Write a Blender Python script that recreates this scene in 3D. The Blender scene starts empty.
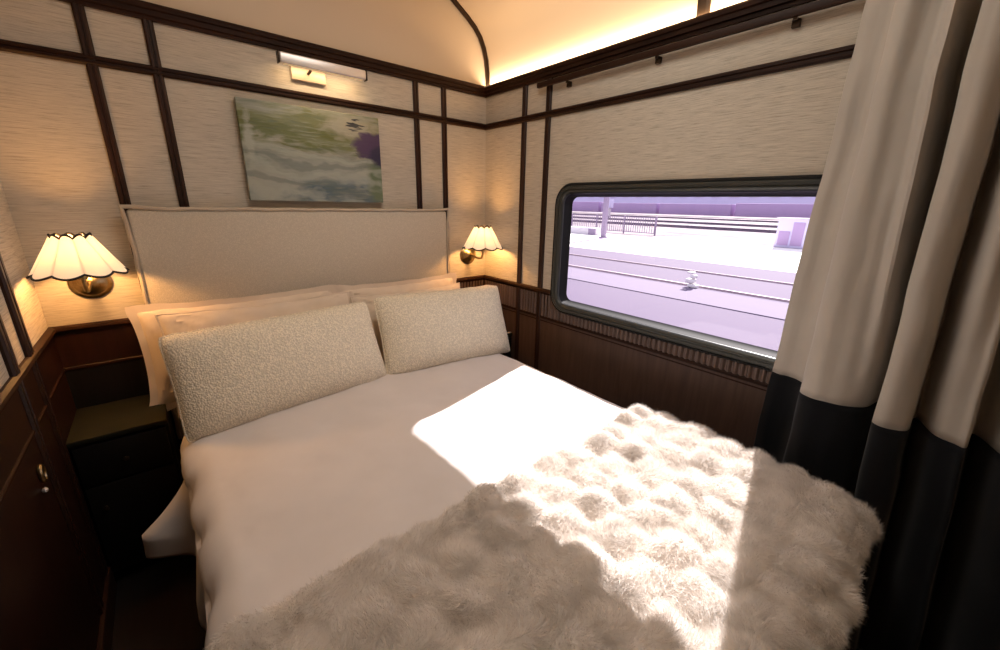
import bpy, bmesh, math, random
import numpy as np
from mathutils import Vector, Matrix, noise, Euler
random.seed(7); rng = np.random.default_rng(7)
scene = bpy.context.scene
COL = scene.collection
PI = math.pi
R_ = math.radians

# ------------------------------------------------------------------ materials
def mat(name, color=(.5,.5,.5), rough=.6, metal=0., spec=.5, emit=None, estr=0.):
    m = bpy.data.materials.new(name); m.use_nodes = True
    b = m.node_tree.nodes['Principled BSDF']
    b.inputs['Base Color'].default_value = (*color, 1)
    b.inputs['Roughness'].default_value = rough
    b.inputs['Metallic'].default_value = metal
    b.inputs['Specular IOR Level'].default_value = spec
    if emit:
        b.inputs['Emission Color'].default_value = (*emit, 1)
        b.inputs['Emission Strength'].default_value = estr
    return m
def nodes(m): return m.node_tree.nodes, m.node_tree.links, m.node_tree.nodes['Principled BSDF']
def tex(m, kind='noise', scale=(1,1,1), nscale=5., detail=4., rough=.55, distort=0.):
    n, l, b = nodes(m)
    tc = n.new('ShaderNodeTexCoord'); mp = n.new('ShaderNodeMapping')
    mp.inputs['Scale'].default_value = scale
    l.new(tc.outputs['Object'], mp.inputs['Vector'])
    if kind == 'noise':
        t = n.new('ShaderNodeTexNoise'); t.inputs['Detail'].default_value = detail
        t.inputs['Roughness'].default_value = rough; t.inputs['Distortion'].default_value = distort
        out = t.outputs['Fac']
    else:
        t = n.new('ShaderNodeTexVoronoi'); out = t.outputs['Distance']
    t.inputs['Scale'].default_value = nscale
    l.new(mp.outputs['Vector'], t.inputs['Vector'])
    return out
def ramp(m, fac, stops):
    n, l, b = nodes(m)
    r = n.new('ShaderNodeValToRGB'); e = r.color_ramp.elements
    while len(e) < len(stops): e.new(.5)
    for k, (p, c) in enumerate(stops):
        e[k].position = p; e[k].color = (*c, 1)
    l.new(fac, r.inputs['Fac']); return r.outputs['Color']
def colour(m, out): m.node_tree.links.new(out, nodes(m)[2].inputs['Base Color'])
def bump(m, out, strength=.3, dist=.002):
    n, l, b = nodes(m)
    bp = n.new('ShaderNodeBump'); bp.inputs['Strength'].default_value = strength
    bp.inputs['Distance'].default_value = dist
    l.new(out, bp.inputs['Height']); l.new(bp.outputs['Normal'], b.inputs['Normal'])

def wood(name, c1, c2, rough=.35, scale=(14, 14, 1.2), spec=.3):
    m = mat(name, c1, rough, spec=spec)
    t = tex(m, scale=scale, nscale=3., detail=6, distort=.6)
    colour(m, ramp(m, t, [(.3, c1), (.7, c2)])); bump(m, t, .08, .001); return m
M_wood = wood('dark_mahogany', (.016,.006,.003), (.040,.014,.007), .46)
M_woodx = wood('dark_mahogany_level', (.012,.0045,.0022), (.032,.0115,.0055), .5, (1.2,1.2,14), .15)
M_panel = wood('dark_brown_panel', (.058,.034,.025), (.088,.052,.038), .5)
M_black = wood('blackened_wood', (.0025,.0018,.0014), (.005,.0035,.0028), .6)
M_left = wood('red_mahogany_panel', (.011,.0038,.0022), (.023,.0075,.0042), .4)
M_floor = wood('dark_floor', (.004,.0022,.0016), (.008,.0045,.003), .8, (14,1.2,1))

def wallpaper(name, sc, base, dark):
    m = mat(name, base, .85, spec=.2)
    a = tex(m, scale=sc, nscale=8, detail=8, rough=.74)
    colour(m, ramp(m, a, [(.34, dark), (.48, base), (.66, tuple(min(1, c*1.25) for c in base))]))
    bump(m, a, .35, .0015); return m
PB, PD = (.50,.45,.375), (.31,.27,.215)
M_paper = wallpaper('grasscloth_paper', (1.3, 1.3, 40), PB, PD)
M_vault = mat('vault_plaster', (.66,.55,.42), .8, spec=.2)
bump(M_vault, tex(M_vault, nscale=40), .05, .001)

def cloth(name, c, nscale=500, strength=.15, var=.06, wr=0):
    m = mat(name, c, .9, spec=.15)
    b = nodes(m)[2]; b.inputs['Sheen Weight'].default_value = .15; b.inputs['Sheen Roughness'].default_value = .5
    t = tex(m, nscale=6, detail=5)
    colour(m, ramp(m, t, [(.3, tuple(x*(1-var) for x in c)), (.7, tuple(min(1, x*(1+var)) for x in c))]))
    bump(m, tex(m, nscale=nscale, detail=2), strength, .001); return m
def boucle(name, c, sc=120, d=.004, lo=.75):
    m = mat(name, c, .95, spec=.1)
    v = tex(m, 'vor', nscale=sc); n2 = tex(m, nscale=sc*.55, detail=4)
    n, l, b = nodes(m)
    mx = n.new('ShaderNodeMath'); mx.operation = 'MULTIPLY'; l.new(v, mx.inputs[0]); mx.inputs[1].default_value = -.8
    ad = n.new('ShaderNodeMath'); l.new(mx.outputs[0], ad.inputs[0]); l.new(n2, ad.inputs[1])
    colour(m, ramp(m, ad.outputs[0], [(.0, tuple(x*lo for x in c)), (.3, c), (.7, tuple(min(1, x*1.08) for x in c))]))
    bump(m, ad.outputs[0], .6, d); return m
M_boucle = boucle('cream_boucle', (.90,.81,.65), 150, .007, .80)
M_hb = boucle('headboard_boucle', (.62,.555,.455), 330, .0012, .84)
M_hbedge = cloth('headboard_piping', (.45,.385,.305), 400)
M_case = cloth('pillow_cotton', (.70,.59,.475), 700, .1)
M_duvet = cloth('duvet_cotton', (.71,.655,.63), 800, .08, .03)
M_mattress = cloth('mattress_ticking', (.6,.56,.52))
M_curt = cloth('curtain_cream', (.43,.395,.35), 600, .2, .05)
M_navy = cloth('curtain_navy', (.0035,.0042,.0065), 600, .2, .1)
M_brass = mat('aged_brass', (.42,.31,.15), .28, 1.)
b_ = tex(M_brass, nscale=30); colour(M_brass, ramp(M_brass, b_, [(.3,(.24,.17,.08)),(.7,(.5,.38,.2))]))
M_bronze = mat('dark_bronze', (.05,.032,.02), .4, .8); bump(M_bronze, tex(M_bronze, nscale=200), .05)
M_satin = mat('satin_nickel', (.72,.68,.66), .38, .6); bump(M_satin, tex(M_satin, nscale=300), .03)
M_trimblk = mat('black_ribbon', (.008,.006,.008), .8); bump(M_trimblk, tex(M_trimblk, nscale=600), .1)
M_green = mat('green_leather_top', (.052,.048,.024), .65, spec=.15)
g_ = tex(M_green, nscale=8); colour(M_green, ramp(M_green, g_, [(.3,(.012,.012,.006)),(.7,(.019,.0175,.009))]))
M_frame = mat('window_frame_grey', (.062,.066,.062), .38, .5); bump(M_frame, tex(M_frame, nscale=150), .03)
M_rubber = mat('black_rubber', (.010,.010,.010), .75, spec=.25); bump(M_rubber, tex(M_rubber, nscale=300), .05)
M_reed = wood('reeded_wood', (.085,.055,.043), (.15,.10,.08), .4)
M_bulb = mat('bulb_glow', (1,.9,.7), .3, emit=(1,.72,.38), estr=40)

# lampshade : thin warm fabric
M_shade = bpy.data.materials.new('lampshade_silk'); M_shade.use_nodes = True
def _shade():
    n, l = M_shade.node_tree.nodes, M_shade.node_tree.links; n.clear()
    o = n.new('ShaderNodeOutputMaterial'); d = n.new('ShaderNodeBsdfDiffuse'); t = n.new('ShaderNodeBsdfTranslucent')
    mx = n.new('ShaderNodeMixShader'); mx.inputs[0].default_value = .55
    d.inputs['Color'].default_value = (.85,.80,.72,1); t.inputs['Color'].default_value = (.26,.25,.23,1)
    em = n.new('ShaderNodeEmission'); em.inputs['Color'].default_value = (1,.86,.68,1); em.inputs['Strength'].default_value = .45
    tn = n.new('ShaderNodeTexNoise'); tn.inputs['Scale'].default_value = 300
    tc = n.new('ShaderNodeTexCoord'); l.new(tc.outputs['Object'], tn.inputs['Vector'])
    bp = n.new('ShaderNodeBump'); bp.inputs['Strength'].default_value = .1; l.new(tn.outputs['Fac'], bp.inputs['Height'])
    l.new(bp.outputs['Normal'], d.inputs['Normal'])
    ad = n.new('ShaderNodeAddShader')
    sp = n.new('ShaderNodeSeparateXYZ'); l.new(tc.outputs['Object'], sp.inputs[0])
    yy = n.new('ShaderNodeMath'); yy.operation = 'ADD'; yy.inputs[1].default_value = .17; l.new(sp.outputs['Y'], yy.inputs[0])
    at2 = n.new('ShaderNodeMath'); at2.operation = 'ARCTAN2'; l.new(yy.outputs[0], at2.inputs[0]); l.new(sp.outputs['X'], at2.inputs[1])
    ml = n.new('ShaderNodeMath'); ml.operation = 'MULTIPLY'; ml.inputs[1].default_value = 4.5; l.new(at2.outputs[0], ml.inputs[0])
    sn = n.new('ShaderNodeMath'); sn.operation = 'SINE'; l.new(ml.outputs[0], sn.inputs[0])
    ab = n.new('ShaderNodeMath'); ab.operation = 'ABSOLUTE'; l.new(sn.outputs[0], ab.inputs[0])
    mr = n.new('ShaderNodeMapRange'); mr.inputs[2].default_value = .28; mr.inputs[3].default_value = .5; mr.inputs[4].default_value = 1.; l.new(ab.outputs[0], mr.inputs[0])
    for sh_, c_ in ((t, (.18,.163,.145,1)), (em, (1,.88,.72,1))):
        mc = n.new('ShaderNodeMixRGB'); mc.blend_type = 'MULTIPLY'; mc.inputs[0].default_value = 1; mc.inputs[1].default_value = c_
        l.new(mr.outputs[0], mc.inputs[2]); l.new(mc.outputs[0], sh_.inputs['Color'])
    l.new(d.outputs[0], mx.inputs[1]); l.new(t.outputs[0], mx.inputs[2])
    l.new(mx.outputs[0], ad.inputs[0]); l.new(em.outputs[0], ad.inputs[1]); l.new(ad.outputs[0], o.inputs[0])
_shade()
# fur : diffuse + translucent strands
def furmat(name, c):
    m = bpy.data.materials.new(name); m.use_nodes = True
    n, l = m.node_tree.nodes, m.node_tree.links; n.clear()
    o = n.new('ShaderNodeOutputMaterial'); d = n.new('ShaderNodeBsdfDiffuse'); t = n.new('ShaderNodeBsdfTranslucent')
    tc = n.new('ShaderNodeTexCoord'); tn = n.new('ShaderNodeTexNoise'); tn.inputs['Scale'].default_value = 14; tn.inputs['Detail'].default_value = 5
    l.new(tc.outputs['Object'], tn.inputs['Vector'])
    r = n.new('ShaderNodeValToRGB'); r.color_ramp.elements[0].position = .3; r.color_ramp.elements[1].position = .65
    r.color_ramp.elements[0].color = (*[x*.86 for x in c], 1); r.color_ramp.elements[1].color = (*c, 1)
    l.new(tn.outputs['Fac'], r.inputs['Fac'])
    mx = n.new('ShaderNodeMixShader'); mx.inputs[0].default_value = .3
    l.new(r.outputs['Color'], d.inputs['Color']); l.new(r.outputs['Color'], t.inputs['Color'])
    l.new(d.outputs[0], mx.inputs[1]); l.new(t.outputs[0], mx.inputs[2]); l.new(mx.outputs[0], o.inputs[0]); return m
M_fur = furmat('cream_fur', (.90,.85,.80))
# glass : lavender tinted thin pane
M_glass = bpy.data.materials.new('lavender_glass'); M_glass.use_nodes = True
def _glass():
    n, l = M_glass.node_tree.nodes, M_glass.node_tree.links; n.clear()
    o = n.new('ShaderNodeOutputMaterial'); t = n.new('ShaderNodeBsdfTransparent'); g = n.new('ShaderNodeBsdfGlossy')
    tn = n.new('ShaderNodeTexNoise'); tn.inputs['Scale'].default_value = 2.
    r = n.new('ShaderNodeValToRGB'); r.color_ramp.elements[0].color = (.90,.83,.93,1); r.color_ramp.elements[1].color = (.91,.85,.95,1)
    l.new(tn.outputs['Fac'], r.inputs['Fac']); l.new(r.outputs['Color'], t.inputs['Color'])
    g.inputs['Roughness'].default_value = .01; g.inputs['Color'].default_value = (.9,.92,1,1)
    fr = n.new('ShaderNodeFresnel'); fr.inputs['IOR'].default_value = 1.5
    mx = n.new('ShaderNodeMixShader'); l.new(fr.outputs[0], mx.inputs[0])
    l.new(t.outputs[0], mx.inputs[1]); l.new(g.outputs[0], mx.inputs[2]); l.new(mx.outputs[0], o.inputs[0])
_glass()

# ------------------------------------------------------------------ helpers
def tag(o, label=None, cat=None, group=None, kind=None):
    if label: o['label'] = label
    if cat: o['category'] = cat
    if group: o['group'] = group
    if kind: o['kind'] = kind
    return o
WLOC = {}
def thing(name, label, cat, loc=(0,0,0), group=None):
    o = bpy.data.objects.new(name, None); COL.objects.link(o); o.location = loc
    o.empty_display_size = .05
    return tag(o, label, cat, group)
def worldloc(o):
    v = Vector((0,0,0))
    while o: v += o.location; o = o.parent
    return v
def obj(name, bm, m, parent=None, smooth=True, local=False):
    """links bm (given in world coordinates unless local) as one mesh object"""
    me = bpy.data.meshes.new(name)
    bmesh.ops.recalc_face_normals(bm, faces=bm.faces)
    bm.to_mesh(me); bm.free()
    return mobj(name, me, m, parent, smooth, local)
def mobj(name, me, m, parent=None, smooth=True, local=False):
    if parent and not local: me.transform(Matrix.Translation(-worldloc(parent)))
    for x in (m if isinstance(m, (list, tuple)) else [m]): me.materials.append(x)
    if smooth: me.shade_smooth() if not hasattr(me, 'set_sharp_from_angle') else (me.shade_smooth(), me.set_sharp_from_angle(angle=.7))
    o = bpy.data.objects.new(name, me); COL.objects.link(o)
    if parent: o.parent = parent
    return o
def box(bm, x0, x1, y0, y1, z0, z1, bevel=0., seg=2):
    x0, x1 = min(x0,x1), max(x0,x1); y0, y1 = min(y0,y1), max(y0,y1); z0, z1 = min(z0,z1), max(z0,z1)
    r = bmesh.ops.create_cube(bm, size=1, matrix=Matrix.Translation(((x0+x1)/2,(y0+y1)/2,(z0+z1)/2)) @ Matrix.Diagonal((x1-x0,y1-y0,z1-z0,1)))
    if bevel:
        es = list({e for v in r['verts'] for e in v.link_edges})
        bmesh.ops.bevel(bm, geom=es, offset=bevel, segments=seg, profile=.5, affect='EDGES')
    return bm
def sweep(bm, profile, p0, p1, u, v, cap=True):
    """profile (a,b) pairs swept from p0 to p1; a along u, b along v"""
    p0, p1, u, v = map(Vector, (p0, p1, u, v))
    A = [bm.verts.new(p0 + u*a + v*b) for a, b in profile]
    B = [bm.verts.new(p1 + u*a + v*b) for a, b in profile]
    n = len(A)
    for i in range(n): bm.faces.new((A[i], A[(i+1)%n], B[(i+1)%n], B[i]))
    if cap: bm.faces.new(A); bm.faces.new(B[::-1])
    return bm
def tube(bm, pts, r, n=10, closed=False, cap=True):
    pts = [Vector(p) for p in pts]; N = len(pts); rings = []
    rr = r if isinstance(r, (list, tuple)) else [r]*N
    ref = None
    for i, p in enumerate(pts):
        a = pts[(i-1) % N] if (closed or i) else p; b = pts[(i+1) % N] if (closed or i < N-1) else p
        t = (b-a).normalized()
        if ref is None: ref = t.orthogonal().normalized()
        ref = (ref - t*ref.dot(t)).normalized(); w = t.cross(ref)
        rings.append([bm.verts.new(p + (ref*math.cos(k*2*PI/n) + w*math.sin(k*2*PI/n))*rr[i]) for k in range(n)])
    for i in range(N if closed else N-1):
        A, B = rings[i], rings[(i+1) % N]
        for k in range(n): bm.faces.new((A[k], A[(k+1)%n], B[(k+1)%n], B[k]))
    if cap and not closed: bm.faces.new(rings[0][::-1]); bm.faces.new(rings[-1])
    return bm
def lathe(bm, prof, centre, axis='z', n=32):
    c = Vector(centre); rings = []
    for r, h in prof:
        ring = []
        for k in range(n):
            a = 2*PI*k/n; x, y = r*math.cos(a), r*math.sin(a)
            ring.append(bm.verts.new(c + (Vector((x,y,h)) if axis == 'z' else Vector((x,-h,y)))))
        rings.append(ring)
    for A, B in zip(rings, rings[1:]):
        for k in range(n): bm.faces.new((A[k], A[(k+1)%n], B[(k+1)%n], B[k]))
    bm.faces.new(rings[0]); bm.faces.new(rings[-1]); return bm
def grid_mesh(name, P):
    """P: array (n,m,3) -> mesh"""
    n, m = P.shape[:2]; me = bpy.data.meshes.new(name)
    idx = np.arange(n*m).reshape(n, m)
    f = np.stack([idx[:-1,:-1], idx[1:,:-1], idx[1:,1:], idx[:-1,1:]], -1).reshape(-1, 4)
    me.from_pydata(P.reshape(-1,3).tolist(), [], f.tolist()); return me
def fbm(x, y, z, s, o=4):
    return noise.fractal(Vector((x*s, y*s, z*s)), 1.0, 2.0, o)
ntrim = [0]
def struct(name, bm, m, smooth=True):
    return tag(obj(name, bm, m, None, smooth), kind='structure')
def trim(bm, m, smooth=True):
    ntrim[0] += 1
    return struct('trim_%d' % ntrim[0], bm, m, smooth)

# ------------------------------------------------------------------ room shell
XL, YF = -2.14, -3.0
ZC, ZCB, ZR, ZW, ZL = 2.190, 2.136, 1.965, 1.0, 0.82     # crown top/bottom, rail, wainscot cap, lower rail
arc = [(0,0),(-.004,.075),(-.014,.145),(-.034,.205),(-.062,.256),(-.100,.297),(-.153,.335),(-.258,.397),(-.45,.470),(-.70,.52),(-1.07,.54)]
arc = arc + [(2*-1.07 - x, z) for x, z in arc[-2::-1]]
bm = bmesh.new()
vs = [bm.verts.new((0,0,0)), *[bm.verts.new((x,0,ZC+z)) for x, z in arc], bm.verts.new((XL,0,0))]
bm.faces.new(vs); struct('wall_back', bm, M_paper, False)
bm = bmesh.new()
vs = [bm.verts.new((0,YF,0)), *[bm.verts.new((x,YF,ZC+z)) for x, z in arc], bm.verts.new((XL,YF,0))]
bm.faces.new(vs); struct('wall_front', bm, M_paper, False)
bm = bmesh.new(); box(bm, XL-.05, XL, YF, 0, 0, ZC+.02); struct('wall_left', bm, M_paper, False)
bm = bmesh.new(); box(bm, XL, .09, YF, 0, -.05, 0); struct('floor', bm, M_floor, False)
bm = bmesh.new()
ring0 = [bm.verts.new((x, .0, ZC+z)) for x, z in arc]; ring1 = [bm.verts.new((x, YF, ZC+z)) for x, z in arc]
for i in range(len(arc)-1): bm.faces.new((ring0[i], ring0[i+1], ring1[i+1], ring1[i]))
struct('ceiling', bm, M_vault)
# lunette skin of plaster above the crown on the end wall
bm = bmesh.new()
vs = [bm.verts.new((x,-.004,ZC+z)) for x, z in arc]; bm.faces.new(vs); trim(bm, M_vault, False)

# window wall with rounded opening
WY0, WY1, WZ0, WZ1, WR = -2.06, -.658, .888, 1.600, .105
def rrect(inset, x, n=9):
    y0, y1, z0, z1 = WY0+inset, WY1-inset, WZ0+inset, WZ1-inset; r = max(WR-inset, .028)
    pts = []
    for cy, cz, a0 in ((y1-r,z1-r,0),(y0+r,z1-r,90),(y0+r,z0+r,180),(y1-r,z0+r,270)):
        for k in range(n):
            a = math.radians(a0 + 90*k/(n-1)); pts.append(Vector((x, cy+r*math.cos(a), cz+r*math.sin(a))))
    return pts
def loops(bm, rows):
    R = [[bm.verts.new(p) for p in row] for row in rows]; n = len(R[0])
    for A, B in zip(R, R[1:]):
        for k in range(n): bm.faces.new((A[k], A[(k+1)%n], B[(k+1)%n], B[k]))
    return R
bm = bmesh.new()
inner = [bm.verts.new(p) for p in rrect(.004, 0)]
outer = [bm.verts.new((0,y,z)) for y, z in ((0,0),(0,ZC+.02),(YF,ZC+.02),(YF,0))]
ee = [bm.edges.new((r[i], r[(i+1)%len(r)])) for r in (inner, outer) for i in range(len(r))]
bmesh.ops.triangle_fill(bm, use_beauty=True, edges=ee)
ex = bmesh.ops.extrude_edge_only(bm, edges=[e for e in bm.edges if e.is_valid and e.verts[0] in inner and e.verts[1] in inner and len(e.link_faces) == 1])
for v in ex['geom']:
    if isinstance(v, bmesh.types.BMVert): v.co.x = .09
struct('wall_right', bm, M_paper, False)

# window frame, gaskets, pane
win = tag(thing('window_1', None, None, (0.03, (WY0+WY1)/2, (WZ0+WZ1)/2)), kind='structure')
bm = bmesh.new()
loops(bm, [rrect(-.006,-.001), rrect(-.006,-.010), rrect(0.0,-.017), rrect(.006,-.016), rrect(.008,-.010)])
obj('outer_gasket', bm, M_rubber, win)
bm = bmesh.new()
loops(bm, [rrect(.006,-.010), rrect(.008,-.016), rrect(.012,-.019), rrect(.024,-.017), rrect(.026,-.012), rrect(.029,-.012), rrect(.032,-.016),
           rrect(.040,-.014), rrect(.046,-.006), rrect(.050,.010)])
obj('window_frame', bm, M_frame, win)
bm = bmesh.new(); loops(bm, [rrect(.049,.004), rrect(.051,.004), rrect(.054,.030), rrect(.060,.050), rrect(.064,.056), rrect(.05,.07)])
obj('inner_gasket', bm, M_rubber, win)
bm = bmesh.new(); loops(bm, [rrect(.046,-.003), rrect(.0475,-.006), rrect(.050,-.002), rrect(.050,.006)])
obj('bright_bead', bm, M_frame, win)
bm = bmesh.new(); bm.faces.new([bm.verts.new(p) for p in rrect(.056, .052)])
obj('pane', bm, M_glass, win, False)

# --- strips, rails, crown, wainscot -----------------------------------------------------------
SW = .034
def strip_prof(w, d):
    return [(-w/2,0),(-w/2,d*.55),(-w/2+.006,d),(-w*.12,d),(-w*.06,d*.7),(w*.06,d*.7),(w*.12,d),(w/2-.006,d),(w/2,d*.55),(w/2,0)]
back_strips = [-1.830, -1.643, -.505, -.320]
for x in back_strips:
    bm = bmesh.new(); sweep(bm, strip_prof(SW,.013), (x,0,ZW), (x,0,ZCB+.01), (1,0,0), (0,-1,0)); trim(bm, M_wood, False)
for y in (-.368, -.558):
    bm = bmesh.new(); sweep(bm, strip_prof(SW+.004,.013), (0,y,0.0), (0,y,ZCB+.01), (0,1,0), (-1,0,0)); trim(bm, M_wood, False)
    bm = bmesh.new(); sweep(bm, strip_prof(SW+.02,.013), (XL,y,0.0), (XL,y,ZCB+.01), (0,1,0), (1,0,0)); trim(bm, M_left, False)
rail = strip_prof(.034, .015)
crown = [(0,0),(0,.014),(.012,.016),(.014,.024),(.030,.026),(.033,.034),(.045,.036),(.054,.030),(.054,0)]
capp = [(0,0),(0,.008),(-.006,.018),(-.016,.020),(-.022,.012),(-.034,.010),(-.034,0)]
lowr = [(-.006,0),(-.006,.006),(0,.010),(.008,.010),(.012,.006),(.012,0)]
for p0, p1, v in (((0,0,0),(XL,0,0),(0,-1,0)), ((0,0,0),(0,YF,0),(-1,0,0)), ((XL,0,0),(XL,YF,0),(1,0,0))):
    def at(p, z): return (p[0], p[1], z)
    for prof, z in ((rail, ZR), (crown, ZCB), (capp, ZW+.002), (lowr, ZL)):
        pe = (0, WY1, 0) if (prof is capp and v == (-1,0,0)) else p1
        bm = bmesh.new(); sweep(bm, prof, at(p0,z), at(pe,z), (0,0,1), v); trim(bm, M_woodx, False)
# wainscot sheets
bm = bmesh.new(); box(bm, XL, 0, -.006, 0, ZL+.002, ZW-.02); trim(bm, M_left, False)
bm = bmesh.new(); box(bm, XL, 0, -.006, 0, 0, ZL+.001); trim(bm, M_black, False)  # black sheet paints the shadowed niche below the lower rail
bm = bmesh.new(); box(bm, XL, XL+.006, YF, 0, 0, ZW-.02); trim(bm, M_left, False)
bm = bmesh.new(); box(bm, -.006, 0, YF, 0, 0, ZL); box(bm, -.006, 0, WY1+.02, 0, ZL, ZW-.02); trim(bm, M_panel, False)
# second bead below the reeding on the window wall
bm = bmesh.new(); sweep(bm, [(0,0),(0,.008),(.006,.008),(.006,0)], (0,0,ZL-.022), (0,YF,ZL-.022), (0,0,1), (-1,0,0)); trim(bm, M_woodx, False)
bm = bmesh.new()
pg = [(-.60,.884),(-.763,.884)] + [(-.763+.107*math.sin(a), .993-.107*math.cos(a)) for a in np.linspace(0,PI/2,10)] + [(-.656,.98),(-.60,.98)]
bm.faces.new([bm.verts.new((-.006,y,z)) for y, z in pg]); trim(bm, M_reed, False)
# reeded bands
def reeds(a0, a1, z0, z1, axis, pitch=.026):
    bm = bmesh.new(); n = int(round((a1-a0)/pitch)); p = (a1-a0)/n
    prof = []
    for i in range(n):
        for k in range(10):
            t = k/10; prof.append((a0 + (i+t)*p, .002 + .012*math.sin(PI*min(1,max(0,(t-.15)/.7)))**.6))
    prof.append((a1, .005))
    lo, hi = [], []
    for a, d in prof:
        q = (a, -d) if axis == 'x' else (-d, a)
        lo.append(bm.verts.new((*q, z0))); hi.append(bm.verts.new((*q, z1)))
    for i in range(len(prof)-1): bm.faces.new((lo[i], lo[i+1], hi[i+1], hi[i]))
    return trim(bm, M_reed)
reeds(-2.6, -.58, ZL+.012, WZ0+.004, 'y')
reeds(-.655, -.58, WZ0+.004, ZW-.03, 'y')
reeds(-.540, -.388, ZL+.012, ZW-.03, 'y')
reeds(-.346, -.015, ZL+.012, ZW-.03, 'y')
reeds(-.345, -.015, ZL+.012, ZW-.03, 'x')
# ceiling ribs
def rib(y, w, d):
    bm = bmesh.new(); pts = [Vector((x, y, ZC+z)) for x, z in arc]; rings = []
    for i, p in enumerate(pts):
        a = pts[max(0,i-1)]; b = pts[min(len(pts)-1,i+1)]; t = (b-a).normalized(); nn = Vector((0,1,0)).cross(t).normalized()
        if nn.dot(Vector((-1.07,y,ZC-.5))-p) < 0: nn = -nn
        rings.append([bm.verts.new(p+Vector((0,s*w/2,0))+nn*h) for s, h in ((-1,0),(-1,d*.7),(-.5,d),(.5,d),(1,d*.7),(1,0))])
    for A, B in zip(rings, rings[1:]):
        for k in range(5): bm.faces.new((A[k],A[k+1],B[k+1],B[k]))
    trim(bm, M_bronze, False)
M_bronze2 = M_bronze
rib(-.022, .032, .012); rib(-1.353, .048, .012); rib(-2.7, .048, .012)
bm = bmesh.new(); box(bm, XL+.006, XL+.02, YF, -.34, 0, .1, .003); struct('baseboard_left', bm, M_wood, False)

# ------------------------------------------------------------------ brass latch on left panelling
lt = thing('door_latch', 'small oval brass latch with knob on dark left panelling', 'latch', (XL+.006, -.667, .705))
bm = bmesh.new(); tube(bm, [(XL+.012, -.658+.016*math.cos(a), .722+.024*math.sin(a)) for a in np.linspace(0,2*PI,20,endpoint=False)], .006, 8, True); obj('latch_ring', bm, M_brass, lt)
bm = bmesh.new(); lathe(bm, [(.002,0),(.006,.002),(.008,.008),(.004,.013)], (0,0,0), 'z', 14)
bmesh.ops.rotate(bm, verts=bm.verts, cent=(0,0,0), matrix=Matrix.Rotation(PI/2,3,'Y')); bmesh.ops.translate(bm, verts=bm.verts, vec=(XL+.006,-.686,.682)); obj('knob', bm, M_satin, lt)

# ------------------------------------------------------------------ headboard
HX0, HX1, HZ0, HZ1 = -1.842, -.345, .42, 1.452
hb = thing('headboard', 'wide cream upholstered headboard with piped edge on back wall', 'headboard', ((HX0+HX1)/2, -.012, HZ0))
bm = bmesh.new(); box(bm, HX0+.008, HX1-.008, -.065, -.014, HZ0, HZ1-.008, .014, 4); obj('panel', bm, M_hb, hb)
def border():
    N = 40; pts = []
    per = [((HX0,HZ0),(HX0,HZ1)),((HX0,HZ1),(HX1,HZ1)),((HX1,HZ1),(HX1,HZ0))]
    bm = bmesh.new(); rows = []
    for (x0,z0),(x1,z1) in per:
        for k in range(N):
            t = k/(N-1); x = x0+(x1-x0)*t; z = z0+(z1-z0)*t
            ear = 0
            for cx in (HX0, HX1): ear = max(ear, math.exp(-(math.hypot(x-cx, z-HZ1)/.07)**2))
            sx = -1 if x < -1.09 else 1
            vert = x0 == x1
            ox, oz = (sx, 0) if vert else (0, 1)
            if abs(x-HX0) < 1e-6 and abs(z-HZ1) < 1e-6 or abs(x-HX1) < 1e-6 and abs(z-HZ1) < 1e-6: ox, oz = sx, 1
            w = .008*ear + .0015*math.sin(k*1.3)
            rows.append([bm.verts.new((x+ox*(h+w)-0, yy, z+oz*(h+w))) for h, yy in ((-.013,-.060),(-.012,-.068),(-.007,-.071),(-.000,-.068),(.002,-.056),(-.008,-.052))])
    for A, B in zip(rows, rows[1:]):
        for k in range(6): bm.faces.new((A[k],A[(k+1)%6],B[(k+1)%6],B[k]))
    bm.faces.new(rows[0]); bm.faces.new(rows[-1])
    return bm
obj('flange_border', border(), M_hbedge, hb)

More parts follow.
